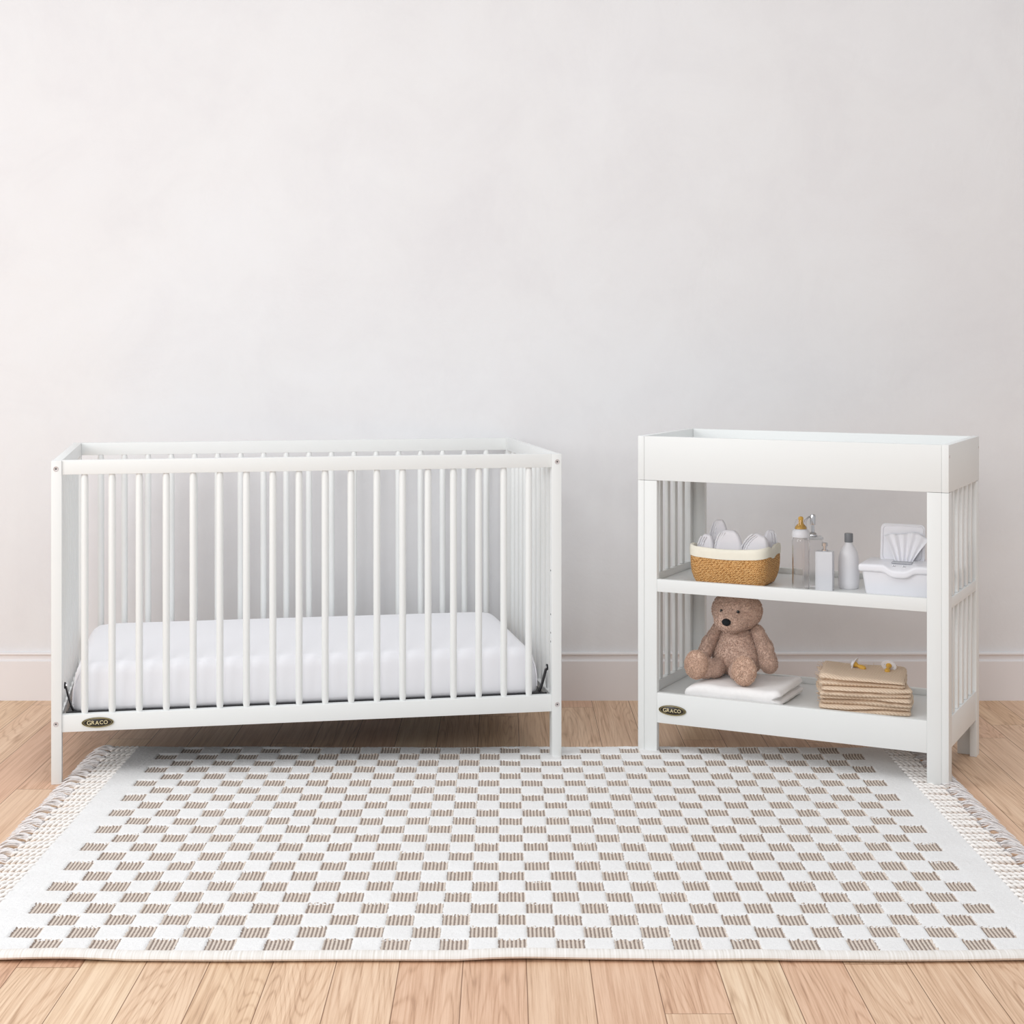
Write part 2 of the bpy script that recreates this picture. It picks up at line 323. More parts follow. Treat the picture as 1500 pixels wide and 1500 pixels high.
# fringe: bundles of twisted cords ending in a loose tassel
def tassel(side, variant):
    rnd = random.Random(variant*7+side)
    m = MB(); pit = .0262
    for c_ in range(2):
        y0 = (c_-.5)*pit
        L = .072+rnd.uniform(-.004, .004); ye = y0*.62+rnd.uniform(-.003, .003)
        for ply in range(2):
            path = []
            for i in range(25):
                q = i/24; x = side*(-.006+L*q); yy = y0*(1-q)+ye*q+.002*math.sin(q*4+variant); ang = q*2*PI*2.6+ply*PI+c_
                path.append((x, yy+.0042*math.cos(ang), .0088+.0042*math.sin(ang)))
            m.tube(path, .0037, 7)
    c = m
    s = MB()
    for k_ in range(22):
        q0 = rnd.uniform(-1, 1); z0 = rnd.uniform(.004, .015); L = rnd.uniform(.046, .068); sp = rnd.uniform(-.016, .016)+(.006 if side < 0 else -.014); hz_ = rnd.uniform(.003, .014)
        path = [(side*(.060+L*q), q0*.009*(1-q)+(q0*.013+sp)*q*q+.002*math.sin(q*7+k_), z0*(1-q)+.0025*q+hz_*math.sin(q*PI)) for q in [i/7 for i in range(8)]]
        s.tube(path, .0013, 5, rs=[.0014, .0016, .0016, .0015, .0014, .0013, .0011, .0007])
    for k_ in range(2):
        s.tube([(side*.062, -.011+.022*q, .009+.006*math.sin(q*PI)) for q in [i/6 for i in range(7)]], .0035, 6)
    return c, s
NT_ = 29
for side in (-1, 1):
    protos = []
    for v_ in range(5):
        c, s = tassel(side, v_); protos.append((c, s))
    made = []
    for i in range(NT_):
        y = R_Y0+.030+(R_Y1-R_Y0-.055)*i/(NT_-1); x = R_X0 if side < 0 else R_X1
        v_ = (i*3) % 5
        if i < 5:
            v_ = i; co = protos[v_][0].build('fringe_cord', M['cord'], rug); so = protos[v_][1].build('tassel', M['strand'], co); made.append((co, so))
        else:
            co = made[v_][0].copy(); COL.objects.link(co); so = made[v_][1].copy(); COL.objects.link(so); so.parent = co
        co.parent = rug; co.location = (x, y, 0)

# ------------------------------------------------------------------ badge with lettering
def badge(parent, loc, w=.084, h=.0275):
    m = MB(); n = 48
    def ell(a_, b_, y): return [(a_*math.cos(2*PI*k_/n), y, b_*math.sin(2*PI*k_/n)) for k_ in range(n)]
    def ring(m, a_, b_, wd, y0, y1):
        vs = ell(a_, b_, y0)+ell(a_, b_, y1)+ell(a_-wd, b_-wd, y1)+ell(a_-wd, b_-wd, y0); fs = []
        for r_ in range(3):
            for k_ in range(n): fs.append((r_*n+k_, r_*n+(k_+1) % n, (r_+1)*n+(k_+1) % n, (r_+1)*n+k_))
        m.raw(vs, fs)
    vs = ell(w/2, h/2, .002)+ell(w/2, h/2, -.002)+ell(w/2-.001, h/2-.001, -.0028)
    fs = [(r_*n+k_, r_*n+(k_+1) % n, (r_+1)*n+(k_+1) % n, (r_+1)*n+k_) for r_ in range(2) for k_ in range(n)]+[tuple(range(n)), tuple(range(3*n-1, 2*n-1, -1))]
    m.raw(vs, fs); b = m.build('badge', M['badge_dark'], parent); b.location = loc; b['label'] = 'small dark oval badge lettered in cream'
    r = MB(); ring(r, w/2-.0005, h/2-.0003, .0011, -.0025, -.0034); ring(r, w/2-.0050, h/2-.0026, .0007, -.0025, -.0034); r.build('badge_rim', M['badge_gold'], b)
    lm = MB(); x = 0; parts = []
    for ch, sz, dz in (('G', .0200, -.0014), ('R', .0170, 0), ('A', .0175, -.0012), ('C', .0170, 0), ('O', .0170, 0)):
        cu_ = bpy.data.curves.new('letter', 'FONT'); cu_.body = ch; cu_.size = sz; cu_.extrude = .0004; cu_.offset = .00010; cu_.resolution_u = 4
        to = bpy.data.objects.new('letter', cu_); COL.objects.link(to); dg = bpy.context.evaluated_depsgraph_get(); mm = bpy.data.meshes.new_from_object(to.evaluated_get(dg))
        co = [v.co.copy() for v in mm.vertices]; xs_ = [c.x for c in co]; wch = max(xs_)-min(xs_); x0 = min(xs_)
        lm.raw([(x+c.x-x0, -.0032-c.z*.5, c.y+dz) for c in co], [list(p.vertices) for p in mm.polygons])
        # serifs
        if False:
            ht = .0007
            for sx_ in (0, wch):
                lm.raw([(x+sx_+q*.0016, -.0036+yy, dz+zz) for q in (-1, 1) for yy in (0, .0008) for zz in (0, ht)], [(0, 1, 3, 2), (4, 5, 7, 6), (0, 1, 5, 4), (2, 3, 7, 6), (1, 3, 7, 5), (0, 2, 6, 4)])
        x += wch+.0019
        COL.objects.unlink(to); bpy.data.objects.remove(to); bpy.data.meshes.remove(mm); bpy.data.curves.remove(cu_)
    sc = .056/x*w/.084; lm.v = [((px_-x/2)*sc, py_, (pz_-.0055)*sc) for px_, py_, pz_ in lm.v]
    lm.build('badge_lettering', M['badge_letter'], b, smooth=False)
    return b

# ------------------------------------------------------------------ crib
CT = math.radians(10.464); L, W, H = 1.394, .740, .865
crib = thing('baby_crib', 'white slatted baby crib with round spindles on the left', 'crib', (-1.212, 4.36, 0), CT)
LW, LD = .0275, .034
leg = MB().box(0, LW, 0, LD, 0, H, .0018).build('leg', M['paint'], crib)
for a_, b_ in ((L-LW, 0), (0, W-LD), (L-LW, W-LD)): dup_part(leg, (a_, b_, 0))
RH, RT = .038, .024
tr = MB().box(LW, L-LW, .004, .004+RT, H-RH, H, .0015).build('top_rail', M['paint'], crib); dup_part(tr, (0, W-RT-.008, 0))
er = MB().box(.003, .003+RT, LD, W-LD, H-RH, H, .0015).build('end_top_rail', M['paint'], crib); dup_part(er, (L-RT-.006, 0, 0))
br = MB().box(LW, L-LW, .004, .004+RT, .138, .184, .0015).build('bottom_rail', M['paint'], crib); dup_part(br, (0, W-RT-.008, 0))
eb = MB().box(.003, .003+RT, LD, W-LD, .138, .184, .0015).build('end_bottom_rail', M['paint'], crib); dup_part(eb, (L-RT-.006, 0, 0))
R = .0097
sp = MB().lathe([(R*.8, 0), (R*.86, .003), (R, .012), (R, H-RH-.184-.012), (R*.86, H-RH-.184-.003), (R*.8, H-RH-.184)], n=20).build('spindle', M['paint'], crib)
first = True
for i in range(18):
    a_ = .0861+(1.3025-.0861)*i/17
    for b_ in (.016, W-.020):
        if first: sp.location = (a_, b_, .184); first = False
        else: dup_part(sp, (a_, b_, .184))
for i in range(9):
    b_ = .034+.0672*(i+1)
    for a_ in (.015, L-.015): dup_part(sp, (a_, b_, .184))
bolt = MB().lathe([(.0048, -.0006), (.0062, -.0012), (.0070, -.0004), (.0070, .003)][::-1], axis='y', n=24).build('bolt', M['steel'], crib)
bs = MB().lathe([(.0022, -.0014), (.0022, -.0005)], axis='y', n=6).build('bolt_socket', M['hole'], bolt)
pts = [(.0125, .843), (.0125, .1613), (L-.0125, .843), (L-.0125, .158)]
for i, (a_, z_) in enumerate(pts):
    if i == 0: bolt.location = (a_, 0, z_)
    else:
        b2 = dup_part(bolt, (a_, 0, z_)); s2 = bs.copy(); COL.objects.link(s2); s2.parent = b2
# mattress height holes on the inner face of the right-hand leg
for z_ in (.534, .410, .358, .333):
    MB().lathe([(.0028, -.0003), (.0028, .002)], axis='x', n=12, cy=.017, cx=L-LW, cz=z_).build('adjustment_hole', M['hole'], crib)
badge(crib, (.1207, .004, .1612))
# black spring deck and the brackets
m = MB().box(.036, L-.036, .034, W-.034, .168, .1765, .001)
m.box(.036, L-.036, .030, .040, .166, .1865, .001); m.box(.036, L-.036, W-.04, W-.03, .166, .1865, .001)
m.build('mattress_support', M['black_metal'], crib)
def bracket(sx_, b_):
    x0 = LW+.002 if sx_ > 0 else L-LW-.002
    path = [(x0+sx_*.022, b_+.012, .184), (x0+sx_*.016, b_+.010, .198), (x0+sx_*.009, b_+.006, .225), (x0+sx_*.003, b_+.002, .252)]
    m = MB()
    for i in range(len(path)-1):
        p, q = Vector(path[i]), Vector(path[i+1])
        m.raw([p+Vector((0, -.008, 0)), p+Vector((0, .008, 0)), q+Vector((0, .008, 0)), q+Vector((0, -.008, 0)), p+Vector((sx_*.004, -.008, 0)), p+Vector((sx_*.004, .008, 0)), q+Vector((sx_*.004, .008, 0)), q+Vector((sx_*.004, -.008, 0))],
              [(0, 1, 2, 3), (4, 5, 6, 7), (0, 1, 5, 4), (2, 3, 7, 6), (0, 3, 7, 4), (1, 2, 6, 5)])
    m.lathe([(.009, -.002), (.009, .002)], axis='x', cx=x0+sx_*.003, cy=b_, cz=.255, n=16)
    o = m.build('support_bracket', M['black_metal'], crib)
    MB().lathe([(.0052, -.003), (.0052, .003)], axis='x', cx=x0+sx_*.005, cy=b_, cz=.255, n=12).build('bracket_bolt', M['chrome'], o)
for sx_ in (1, -1):
    for b_ in (.045, W-.045): bracket(sx_, b_)
# mattress
ct, st = math.cos(CT), math.sin(CT)
def CW(a_, b_, z_): return (-1.212+a_*ct-b_*st, 4.36+a_*st+b_*ct, z_)
mw, md, mh = 1.296, .655, .134
def mfn(p):
    u_, v_ = p.x/(mw/2), p.y/(md/2); q = p.z/mh
    # rounded plan corners, soft crown, sides lean in slightly towards the top
    cr = max(0, abs(u_)-.93)/.07*max(0, abs(v_)-.86)/.14
    p.x *= 1-.014*cr; p.y *= 1-.03*cr
    p.x *= 1-.028*q*q; p.y *= 1-.02*q*q
    if q < .26: p.z -= .55*min(p.z, .018)*(1 if max(abs(u_), abs(v_)) > .9 else 0)
    if q > .5: p.z += .004*(1-u_*u_)*(1-v_*v_)-.006*max(0, abs(u_)-.90)/.10
    return p
mo = slab_mesh(mw, md, mh, .029, 50, 8, mfn).build('mattress', M['sheet'])
mo.location = CW(L/2-.003, W/2, .1775); mo.rotation_euler = (0, 0, CT); mo['label'] = 'crib mattress in a plain white fitted sheet, lying inside the crib'; mo['category'] = 'mattress'
# gathered sheet corner seam
m = MB()
for sx_ in (-1, 1):
    m = MB().tube([(sx_*(mw/2-.006-.020*q*q*q), -md/2+.026-.004*q, .02+.09*q) for q in [i/10 for i in range(11)]], .0022, 6); m.build('corner_seam', M['sheet'], mo)


# ------------------------------------------------------------------ changing table
TT = math.radians(-26.533); TX, TY = .381, 4.694; tc, ts = math.cos(TT), math.sin(TT)
def TP(a_, b_, z_): return (TX+a_*tc-b_*ts, TY+a_*ts+b_*tc, z_)
TL, TW, TH_ = .879, .426, .911
tab = thing('changing_table', 'white open changing table with slatted sides and two shelves', 'changing table', (TX, TY, 0), TT)
ST, SD = .019, .040
# side frames: stiles
s0 = MB().box(0, ST, 0, SD, 0, .784, .0012).build('side_stile', M['paint'], tab)
for a_, b_ in ((TL-ST, 0), (0, TW-SD), (TL-ST, TW-SD)): dup_part(s0, (a_, b_, 0))
l0 = MB().box(ST+.0003, .0575, .0008, .020, 0, .784, .0012).build('leg', M['paint'], tab)
for a_, b_ in ((TL-.0575-ST-.0003, 0), (0, TW-.0208), (TL-.0575-ST-.0003, TW-.0208)): dup_part(l0, (a_, b_, 0))
for z0, z1, nm in ((.474, .503, 'side_middle_rail'), (.105, .187, 'side_lower_rail')):
    r0 = MB().box(.0015, ST-.0015, SD, TW-SD, z0, z1, .001).build(nm, M['paint'], tab); dup_part(r0, (TL-ST, 0, 0))
ue = MB().box(0, ST, 0, TW, .7848, TH_, .0015).build('end_board', M['paint'], tab); dup_part(ue, (TL-ST, 0, 0))
fb = MB().box(ST+.0003, TL-ST-.0003, .0008, .0185, .7848, TH_-.0006, .0012).build('tray_board', M['paint'], tab); dup_part(fb, (0, TW-.0195, 0))
MB().box(ST, TL-ST, .018, TW-.018, .800, .812, .001).build('changing_tray', M['paint'], tab)
for z0, z1, sz, nm in ((.467, .5025, .482, 'shelf'), (.093, .1785, .157, 'shelf')):
    fr = MB().box(.0575, TL-.0575, .0015, .0185, z0, z1, .0012).build('shelf_rail', M['paint'], tab)
    MB().box(.0575, TL-.0575, TW-.0195, TW-.002, max(z0, sz-.02), z1-.004, .0012).build('shelf_rail', M['paint'], tab)
    MB().box(ST, TL-ST, .0205, TW-.0215, sz-.012, sz, .0005).build(nm, M['paint'], tab)
su = MB().box(.004, .015, -.011, .011, .503, .7848, .003).build('slat', M['paint'], tab)
sl = MB().box(.004, .015, -.011, .011, .187, .474, .003).build('slat', M['paint'], tab)
for i in range(5):
    b_ = .089+.062*i
    for s_ in (su, sl):
        if i == 0: s_.location = (0, b_, 0)
        else: dup_part(s_, (0, b_, 0))
        dup_part(s_, (TL-ST, b_, 0))
badge(tab, (.105, .0015, .1322), .083, .029)
for b_ in (.008, TW-.008):
    MB().lathe([(.0035, 0), (.0035, .0012)], axis='x', n=14, cx=TL-.0002, cy=b_, cz=.880).build('screw_cap', M['steel'], tab)

Z1, Z2 = .4822, .1572
# ------------------------------------------------------------------ woven basket
BA, BB = .236, .168
bask = thing('storage_basket', 'brown woven basket with a cream fabric rim on the middle shelf', 'basket', TP(BA, BB, Z1), TT)
def rrect(hw, hd, r, n=12):
    out = []
    for cx_, cy_, a0 in ((hw-r, hd-r, 0), (-(hw-r), hd-r, PI/2), (-(hw-r), -(hd-r), PI), (hw-r, -(hd-r), 1.5*PI)):
        for k_ in range(n): a_ = a0+PI/2*k_/(n-1); out.append((cx_+r*math.cos(a_), cy_+r*math.sin(a_)))
    res = []
    for i in range(len(out)):
        p, q = out[i], out[(i+1) % len(out)]; res.append(p)
        d_ = math.hypot(q[0]-p[0], q[1]-p[1]); kk = int(d_/.012)
        for j in range(1, kk): res.append((p[0]+(q[0]-p[0])*j/kk, p[1]+(q[1]-p[1])*j/kk))
    return res
def loft(rings, closed=True):
    m = MB(); n = len(rings[0]); vs = [p for r_ in rings for p in r_]
    fs = [(i*n+k_, i*n+(k_+1) % n, (i+1)*n+(k_+1) % n, (i+1)*n+k_) for i in range(len(rings)-1) for k_ in range(n)]
    if closed: fs += [tuple(range(n-1, -1, -1)), tuple(range((len(rings)-1)*n, len(rings)*n))]
    return m.raw(vs, fs)
def bring(s, z_, off=0, wob=0):
    R0 = rrect(.117, .090, .036)
    out = []
    for (x, y) in R0:
        k_ = s; l_ = math.hypot(x, y); xx, yy = x*k_-off*x/l_, y*k_-off*y/l_
        dip = wob*(-.007*math.exp(-(x/.09)**2)+.006*max(0, (abs(x)-.09)/.03)*math.cos(y/.093*1.4)-.011*math.exp(-((abs(x)-.124)/.02)**2-((y+.01)/.022)**2))
        out.append((xx, yy, z_+dip))
    return out
lv = [(.80, 0), (.86, .004), (.92, .018), (.965, .036), (.985, .056), (.99, .075), (.985, .092)]
rings = [bring(s, z_, 0, max(0, z_-.05)/.05) for s, z_ in lv]+[bring(s, z_, .005, max(0, z_-.05)/.05) for s, z_ in reversed(lv[1:])]
body = loft(rings).build('basket_body', M['weave'], bask, angle=60)
rings = [bring(.992, .084, -.0015, 1), bring(.992, .100, -.002, 1), bring(.985, .1115, -.0015, 1), bring(.98, .1135, .002, 1), bring(.975, .1115, .006, 1), bring(.97, .08, .007, 1)]
loft(rings, False).build('fabric_rim', M['rim'], bask, angle=60)
# diapers
def diaper(w, h, th, seed, edge=-1):
    rnd = random.Random(seed)
    def fn(p):
        x, y, z_ = p.x, p.y, p.z; q = z_/h
        s = math.sqrt(max(0.02, 1-max(0, (q-.55)/.45)**2*.85)); x *= s*(.78+.22*min(1, q*1.6)); y *= (.55+.45*math.sin(min(1, q*1.05)*PI*.75+.2))
        y += .003*math.sin(x*60+seed)*q; return Vector((x, y, z_+.002*fbm(x, y, seed, 40)))
    b = slab_mesh(w, th, h, th*.48, 12, 16, fn)
    e = MB()
    for k_ in range(3):
        path = [];  N_ = 26; ins = k_*.007
        for i in range(N_):
            q = .05+.90*i/(N_-1); s = math.sqrt(max(0.02, 1-max(0, (q-.55)/.45)**2*.85)); x = edge*((w/2)*s*(.78+.22*min(1, q*1.6))-ins-.001)
            path.append((x+.0008*math.sin(i*2.4+k_), -th/2*.8+k_*.0005-.001*math.sin(i*2.9)-.002, q*h))
        e.tube(path, .0022-.0003*k_, 6)
    return b, e
DG = 'diapers standing in the woven basket'
dd = [(-.084, -.036, .050, .132, .020, .00, .06, -1, 'folded white diaper at the left end of the woven basket'),
      (-.058, .030, .058, .168, .020, .10, -.02, -1, 'tallest folded white diaper at the back left of the woven basket'),
      (-.008, -.028, .082, .147, .026, .0, -.03, -1, 'widest folded white diaper at the middle front of the woven basket'),
      (.036, -.020, .078, .131, .026, .0, .36, -1, 'folded white diaper leaning right in the woven basket, front right of the group'),
      (.078, .045, .046, .145, .020, .30, .10, 1, 'folded white diaper at the back right corner of the woven basket')]
for i, (dx, dy, w_, h_, th_, yw, ln, ed_, lb) in enumerate(dd):
    p_ = TP(BA+dx, BB+dy, Z1+(.022 if ln > .2 else .008)); b, e = diaper(w_, h_, th_, i*3+1, ed_)
    o_ = thing('folded_diaper', lb, 'diaper', p_, 0, DG); o_.rotation_euler = Matrix.Rotation(TT+yw, 3, 'Z').to_4x4().to_3x3().to_euler()
    o_.rotation_euler = (Matrix.Rotation(TT+yw, 3, 'Z') @ Matrix.Rotation(ln, 3, 'Y') @ Matrix.Rotation(-.06, 3, 'X')).to_euler()
    b.build('diaper_body', M['diaper'], o_); e.build('elastic_edge', M['diaper_edge'], o_)

# ------------------------------------------------------------------ bottles
bb = thing('baby_bottle', 'clear baby bottle with an amber teat, leftmost of the bottles', 'baby bottle', TP(.446, .115, Z1), TT)
out = [(.020, .0), (.0235, .003), (.0245, .012), (.0240, .05), (.0240, .085), (.0245, .12), (.0240, .138), (.0225, .146), (.0205, .150)]
inn = [(r-.0022, z_+(.003 if i == 0 else 0)) for i, (r, z_) in enumerate(out)][::-1]
MB().lathe(out+inn, n=40).build('bottle_body', M['glass'], bb)
MB().lathe([(.0225, .1495), (.0248, .1505), (.0252, .156), (.0245, .166), (.019, .172), (.0175, .1735)], n=40).build('collar', M['frost'], bb)
MB().lathe([(.017, .172), (.0165, .178), (.012, .183), (.0075, .188), (.0065, .196), (.0075, .202), (.006, .2065), (.002, .208)], n=28).build('teat', M['amber'], bb)
m = MB()
for rx in (-1,):
    m.lathe([(.0185, .170), (.0185, .173), (.0165, .190), (.014, .200), (.0132, .200), (.0157, .189), (.0175, .173), (.0175, .170)], n=32)
m.build('clear_cap', M['glass'], bb)
gp = thing('soap_dispenser', 'square frosted glass pump dispenser with chrome pump, behind the baby bottle', 'soap dispenser', TP(.455, .205, Z1), TT+.35)
MB().box(-.0265, .0265, -.0265, .0265, 0, .136, .004).build('dispenser_body', M['frost_glass'], gp)
MB().box(-.0285, .0285, -.0285, .0285, .1365, .142, .002).build('glass_lid', M['frost_glass'], gp)
m = MB().lathe([(.013, .1425), (.0135, .146), (.011, .152), (.0055, .155), (.0045, .175), (.008, .176), (.0085, .200), (.007, .205), (.003, .206)], n=24)
m.tube([(0, 0, .198), (-.012, -.006, .198), (-.018, -.009, .193), (-.0205, -.0105, .184)], .0026, 8)
m.build('pump_head', M['chrome'], gp)
sq = thing('square_bottle', 'short square white bottle with a clear nozzle, beside the baby bottle', 'bottle', TP(.505, .150, Z1), TT+.10)
MB().box(-.024, .024, -.018, .018, 0, .110, .0025).build('bottle_body', M['frost'], sq)
MB().lathe([(.009, .110), (.009, .115), (.005, .116), (.005, .123), (.0085, .124), (.0085, .133), (.007, .134)], n=20).build('nozzle', M['chrome'], sq)
cb_ = thing('lotion_bottle', 'rounded white lotion bottle with a grey cap, left of the wipes box', 'bottle', TP(.556, .216, Z1), TT)
MB().lathe([(.026, 0), (.0285, .003), (.0295, .015), (.0295, .07), (.0285, .085), (.025, .102), (.018, .116), (.0115, .125), (.0095, .130), (.0095, .133)], n=40).build('bottle_body', M['frost2'], cb_)
MB().lathe([(.0118, .1305), (.012, .1325), (.012, .153), (.0112, .1555), (.008, .156)], n=32).build('cap', M['grey_cap'], cb_)

# ------------------------------------------------------------------ wipes box
wp = thing('wipes_box', 'white baby wipes box with its lid open and a wipe sticking up', 'wipes box', TP(.728, .155, Z1), TT+.03)
def wfn(p):
    s = .90+.10*min(1, p.z/.07); p.x *= s; p.y *= s; return p
slab_mesh(.208, .140, .076, .012, 10, 6, wfn).build('box_body', M['white_plastic'], wp)
def lfn(p):
    x = p.x
    if p.y < 0:
        g = math.exp(-(x/.034)**4); f_ = min(1, -p.y/.075)
        p.z -= .014*g*f_*f_; p.y -= .004*g*f_
    p.z += .006*(1-(p.x/.112)**2)*(1-(p.y/.078)**2)*(1 if p.z > .01 else 0)
    return p
lid = slab_mesh(.224, .154, .021, .007, 34, 3, lfn).build('lid_rim', M['white_plastic'], wp); lid.location = (0, 0, .070)
sl_ = slab_mesh(.056, .030, .004, .0018, 10, 2).build('opening_well', M['grey_slot'], wp); sl_.location = (0, -.030, .0925)
# open flap
_rr = lambda e_, z_: [(x, y, z_) for x, y in rrect(.061-e_, .053-e_, .013-e_)]
fl = loft([_rr(.0015, 0), _rr(0, .0015), _rr(0, .0065), _rr(.0015, .008)]).build('open_flap', M['white_plastic'], wp)
fl.location = (-.010, .030, .140); fl.rotation_euler = (PI/2-.14, 0, 0)
rm = MB(); ring_o = rrect(.061, .053, .012); ring_i = rrect(.055, .047, .010)
nn = min(len(ring_o), len(ring_i)); ring_o = rrect(.061, .053, .012, 12)
pth = [(x, y, 0) for x, y in rrect(.0555, .0475, .012)]; rm.tube(pth+[pth[0]], .0022, 6)
ro = rm.build('flap_lip', M['white_plastic'], fl); ro.location = (0, 0, .0085)
m = MB().box(-.045, -.032, .030, .036, .094, .102, .001); m.box(.030, .043, .030, .036, .094, .102, .001); m.build('hinge', M['grey_slot'], wp)
# latch tabs
m = MB().box(-.022, -.014, -.060, -.056, .078, .090, .001); m.box(.006, .014, -.060, -.056, .078, .090, .001); m.build('latch', M['chrome'], wp)
# wipe: pleated fan
m = MB(); NU, NV = 49, 18; vs_ = []
for j in range(NV):
    q = j/(NV-1); half = .021+.040*q**1.25; amp = .0050*(1-.45*q)
    for i in range(NU):
        u_ = i/(NU-1)*2-1; zz = .088+.082*q*(1-.10*abs(u_)**2)-(.008*q*max(0, abs(u_)-.6))+.003*q*math.sin(u_*5)
        vs_.append((u_*half+.004*q, -.012+.030*q+amp*math.sin(u_*15+q*1.2)-.006*u_*u_, zz))
vs_ += [(x, y+.0012, z_) for x, y, z_ in vs_]; off_ = NU*NV; fs_ = []
for j in range(NV-1):
    for i in range(NU-1):
        q = j*NU+i; fs_.append((q, q+1, q+NU+1, q+NU)); fs_.append((off_+q, off_+q+NU, off_+q+NU+1, off_+q+1))
bd = [i for i in range(NU)]+[j*NU+NU-1 for j in range(1, NV)]+[(NV-1)*NU+i for i in range(NU-2, -1, -1)]+[j*NU for j in range(NV-2, 0, -1)]
for i in range(len(bd)):
    p, q = bd[i], bd[(i+1) % len(bd)]; fs_.append((p, q, off_+q, off_+p))
m.raw(vs_, fs_); wt = m.build('wipe', M['tissue'], wp, angle=80)

# ------------------------------------------------------------------ plush blanket under the bear
BLW, BLD, BLH = .286, .240, .047
def bfn(p):
    x, y, z_ = p.x, p.y, p.z
    if x > 0:
        g = math.exp(-((z_-BLH*.50)/.0045)**2)*max(0, min(1, (x-(BLW/2-.022))/.02)); p.x -= .016*g
        p.x += .006*(1-abs(z_/BLH*2-1))*0
    edge_r = math.exp(-((x-BLW/2)/.03)**2); p.z += .006*edge_r*(z_/BLH)*(.4+.6*(y/BLD+.5))
    p.z -= .012*(z_/BLH)*math.exp(-((x+BLW/2)/.03)**2)
    p.z += .0022*fbm(x, y, 1, 22)*(z_/BLH); p.x += .003*fbm(y, z_, 4, 25); p.y += .004*fbm(x, z_, 7, 16)
    return p
bl = slab_mesh(BLW, BLD, BLH, .019, 44, 12, bfn).build('folded_blanket', M['towel'])
bl.location = TP(.266, .158, Z2); bl.rotation_euler = (0, 0, TT-.02); bl['label'] = 'thick folded white plush blanket on the bottom shelf under the teddy bear'; bl['category'] = 'blanket'

# ------------------------------------------------------------------ teddy bear
bear = thing('teddy_bear', 'light brown plush teddy bear sitting on the bottom shelf', 'teddy bear', TP(.227, .20, Z2+BLH), TT)
def blob(shapes, tufts, name, mat, seed=1):
    """one smooth skin over a list of ellipsoids (centre, radii, rotation about b axis), covered with boucle tufts"""
    rnd = np.random.RandomState(seed)
    bm = bmesh.new(); bmesh.ops.create_icosphere(bm, subdivisions=5, radius=1)
    D = np.array([v.co[:] for v in bm.verts]); Fc = [[v.index for v in f.verts] for f in bm.faces]; bm.free()
    c0 = np.array(shapes[0][0], float)
    def field(P):
        s = np.zeros(len(P))
        for c, r, rot in shapes:
            q = P-np.array(c); cr_, sr_ = math.cos(rot), math.sin(rot)
            x = q[:, 0]*cr_-q[:, 2]*sr_; z = q[:, 0]*sr_+q[:, 2]*cr_
            d = np.sqrt((x/r[0])**2+(q[:, 1]/r[1])**2+(z/r[2])**2); s += np.exp(-9*(d-1))
        return s
    lo = np.zeros(len(D)); hi = np.full(len(D), .25)
    for _ in range(26):
        mid = (lo+hi)/2; f = field(c0+D*mid[:, None]); ins = f > 1; lo = np.where(ins, mid, lo); hi = np.where(ins, hi, mid)
    P = c0+D*lo[:, None]
    tri = np.array(Fc); A = P[tri[:, 0]]; B = P[tri[:, 1]]; C = P[tri[:, 2]]; Nn = np.cross(B-A, C-A); ar = np.linalg.norm(Nn, axis=1); Nn /= ar[:, None]+1e-12
    m = MB(); m.raw(P.tolist(), Fc)
    pick = rnd.choice(len(tri), tufts, p=ar/ar.sum()); w_ = rnd.dirichlet((1, 1, 1), tufts)
    O = A[pick]*w_[:, :1]+B[pick]*w_[:, 1:2]+C[pick]*w_[:, 2:]; nv = Nn[pick]
    dr = nv*.75+rnd.normal(0, .65, (tufts, 3)); dr /= np.linalg.norm(dr, axis=1)[:, None]
    s1 = np.cross(dr, rnd.normal(0, 1, (tufts, 3))); s1 /= np.linalg.norm(s1, axis=1)[:, None]; s2 = np.cross(dr, s1)
    ln_ = rnd.uniform(.0026, .0050, tufts)[:, None]; wd_ = rnd.uniform(.0010, .0017, tufts)[:, None]
    base = O-nv*.0006; midp = O+dr*ln_*.55; tip = O+dr*ln_+s1*wd_
    V_ = np.stack([base, midp+s1*wd_, midp-s1*wd_*.5+s2*wd_*.87, midp-s1*wd_*.5-s2*wd_*.87, tip], 1).reshape(-1, 3)
    i0 = np.arange(tufts)*5; fs = []
    for a_, b_, c_ in ((0, 1, 2), (0, 2, 3), (0, 3, 1), (4, 2, 1), (4, 3, 2), (4, 1, 3)): fs += np.stack([i0+a_, i0+b_, i0+c_], 1).tolist()
    m.raw(V_.tolist(), fs)
    me = bpy.data.meshes.new(name); me.from_pydata(m.v, [], m.f); me.update(); me.polygons.foreach_set('use_smooth', [True]*len(me.polygons)); me.materials.append(mat)
    o = bpy.data.objects.new(name, me); COL.objects.link(o); o.parent = bear; return o
zb = Z2+BLH      # local z = table z - zb ; local a = a-.227 ; local b = b-.20
def bp(a_, b_, z_): return (a_-.227, b_-.20, z_-zb)
blob([(bp(.226, .225, .262), (.077, .064, .062), 0), (bp(.226, .225, .310), (.052, .050, .045), 0)], 6500, 'torso', M['teddy'], 2)
hd = blob([(bp(.229, .205, .396), (.073, .064, .058), 0), (bp(.224, .158, .373), (.046, .040, .033), 0)], 6000, 'head', M['teddy'], 3)
blob([(bp(.268, .225, .438), (.019, .010, .019), .5)], 500, 'ear', M['teddy'], 4); blob([(bp(.190, .225, .438), (.019, .010, .019), -.5)], 500, 'ear', M['teddy'], 5)
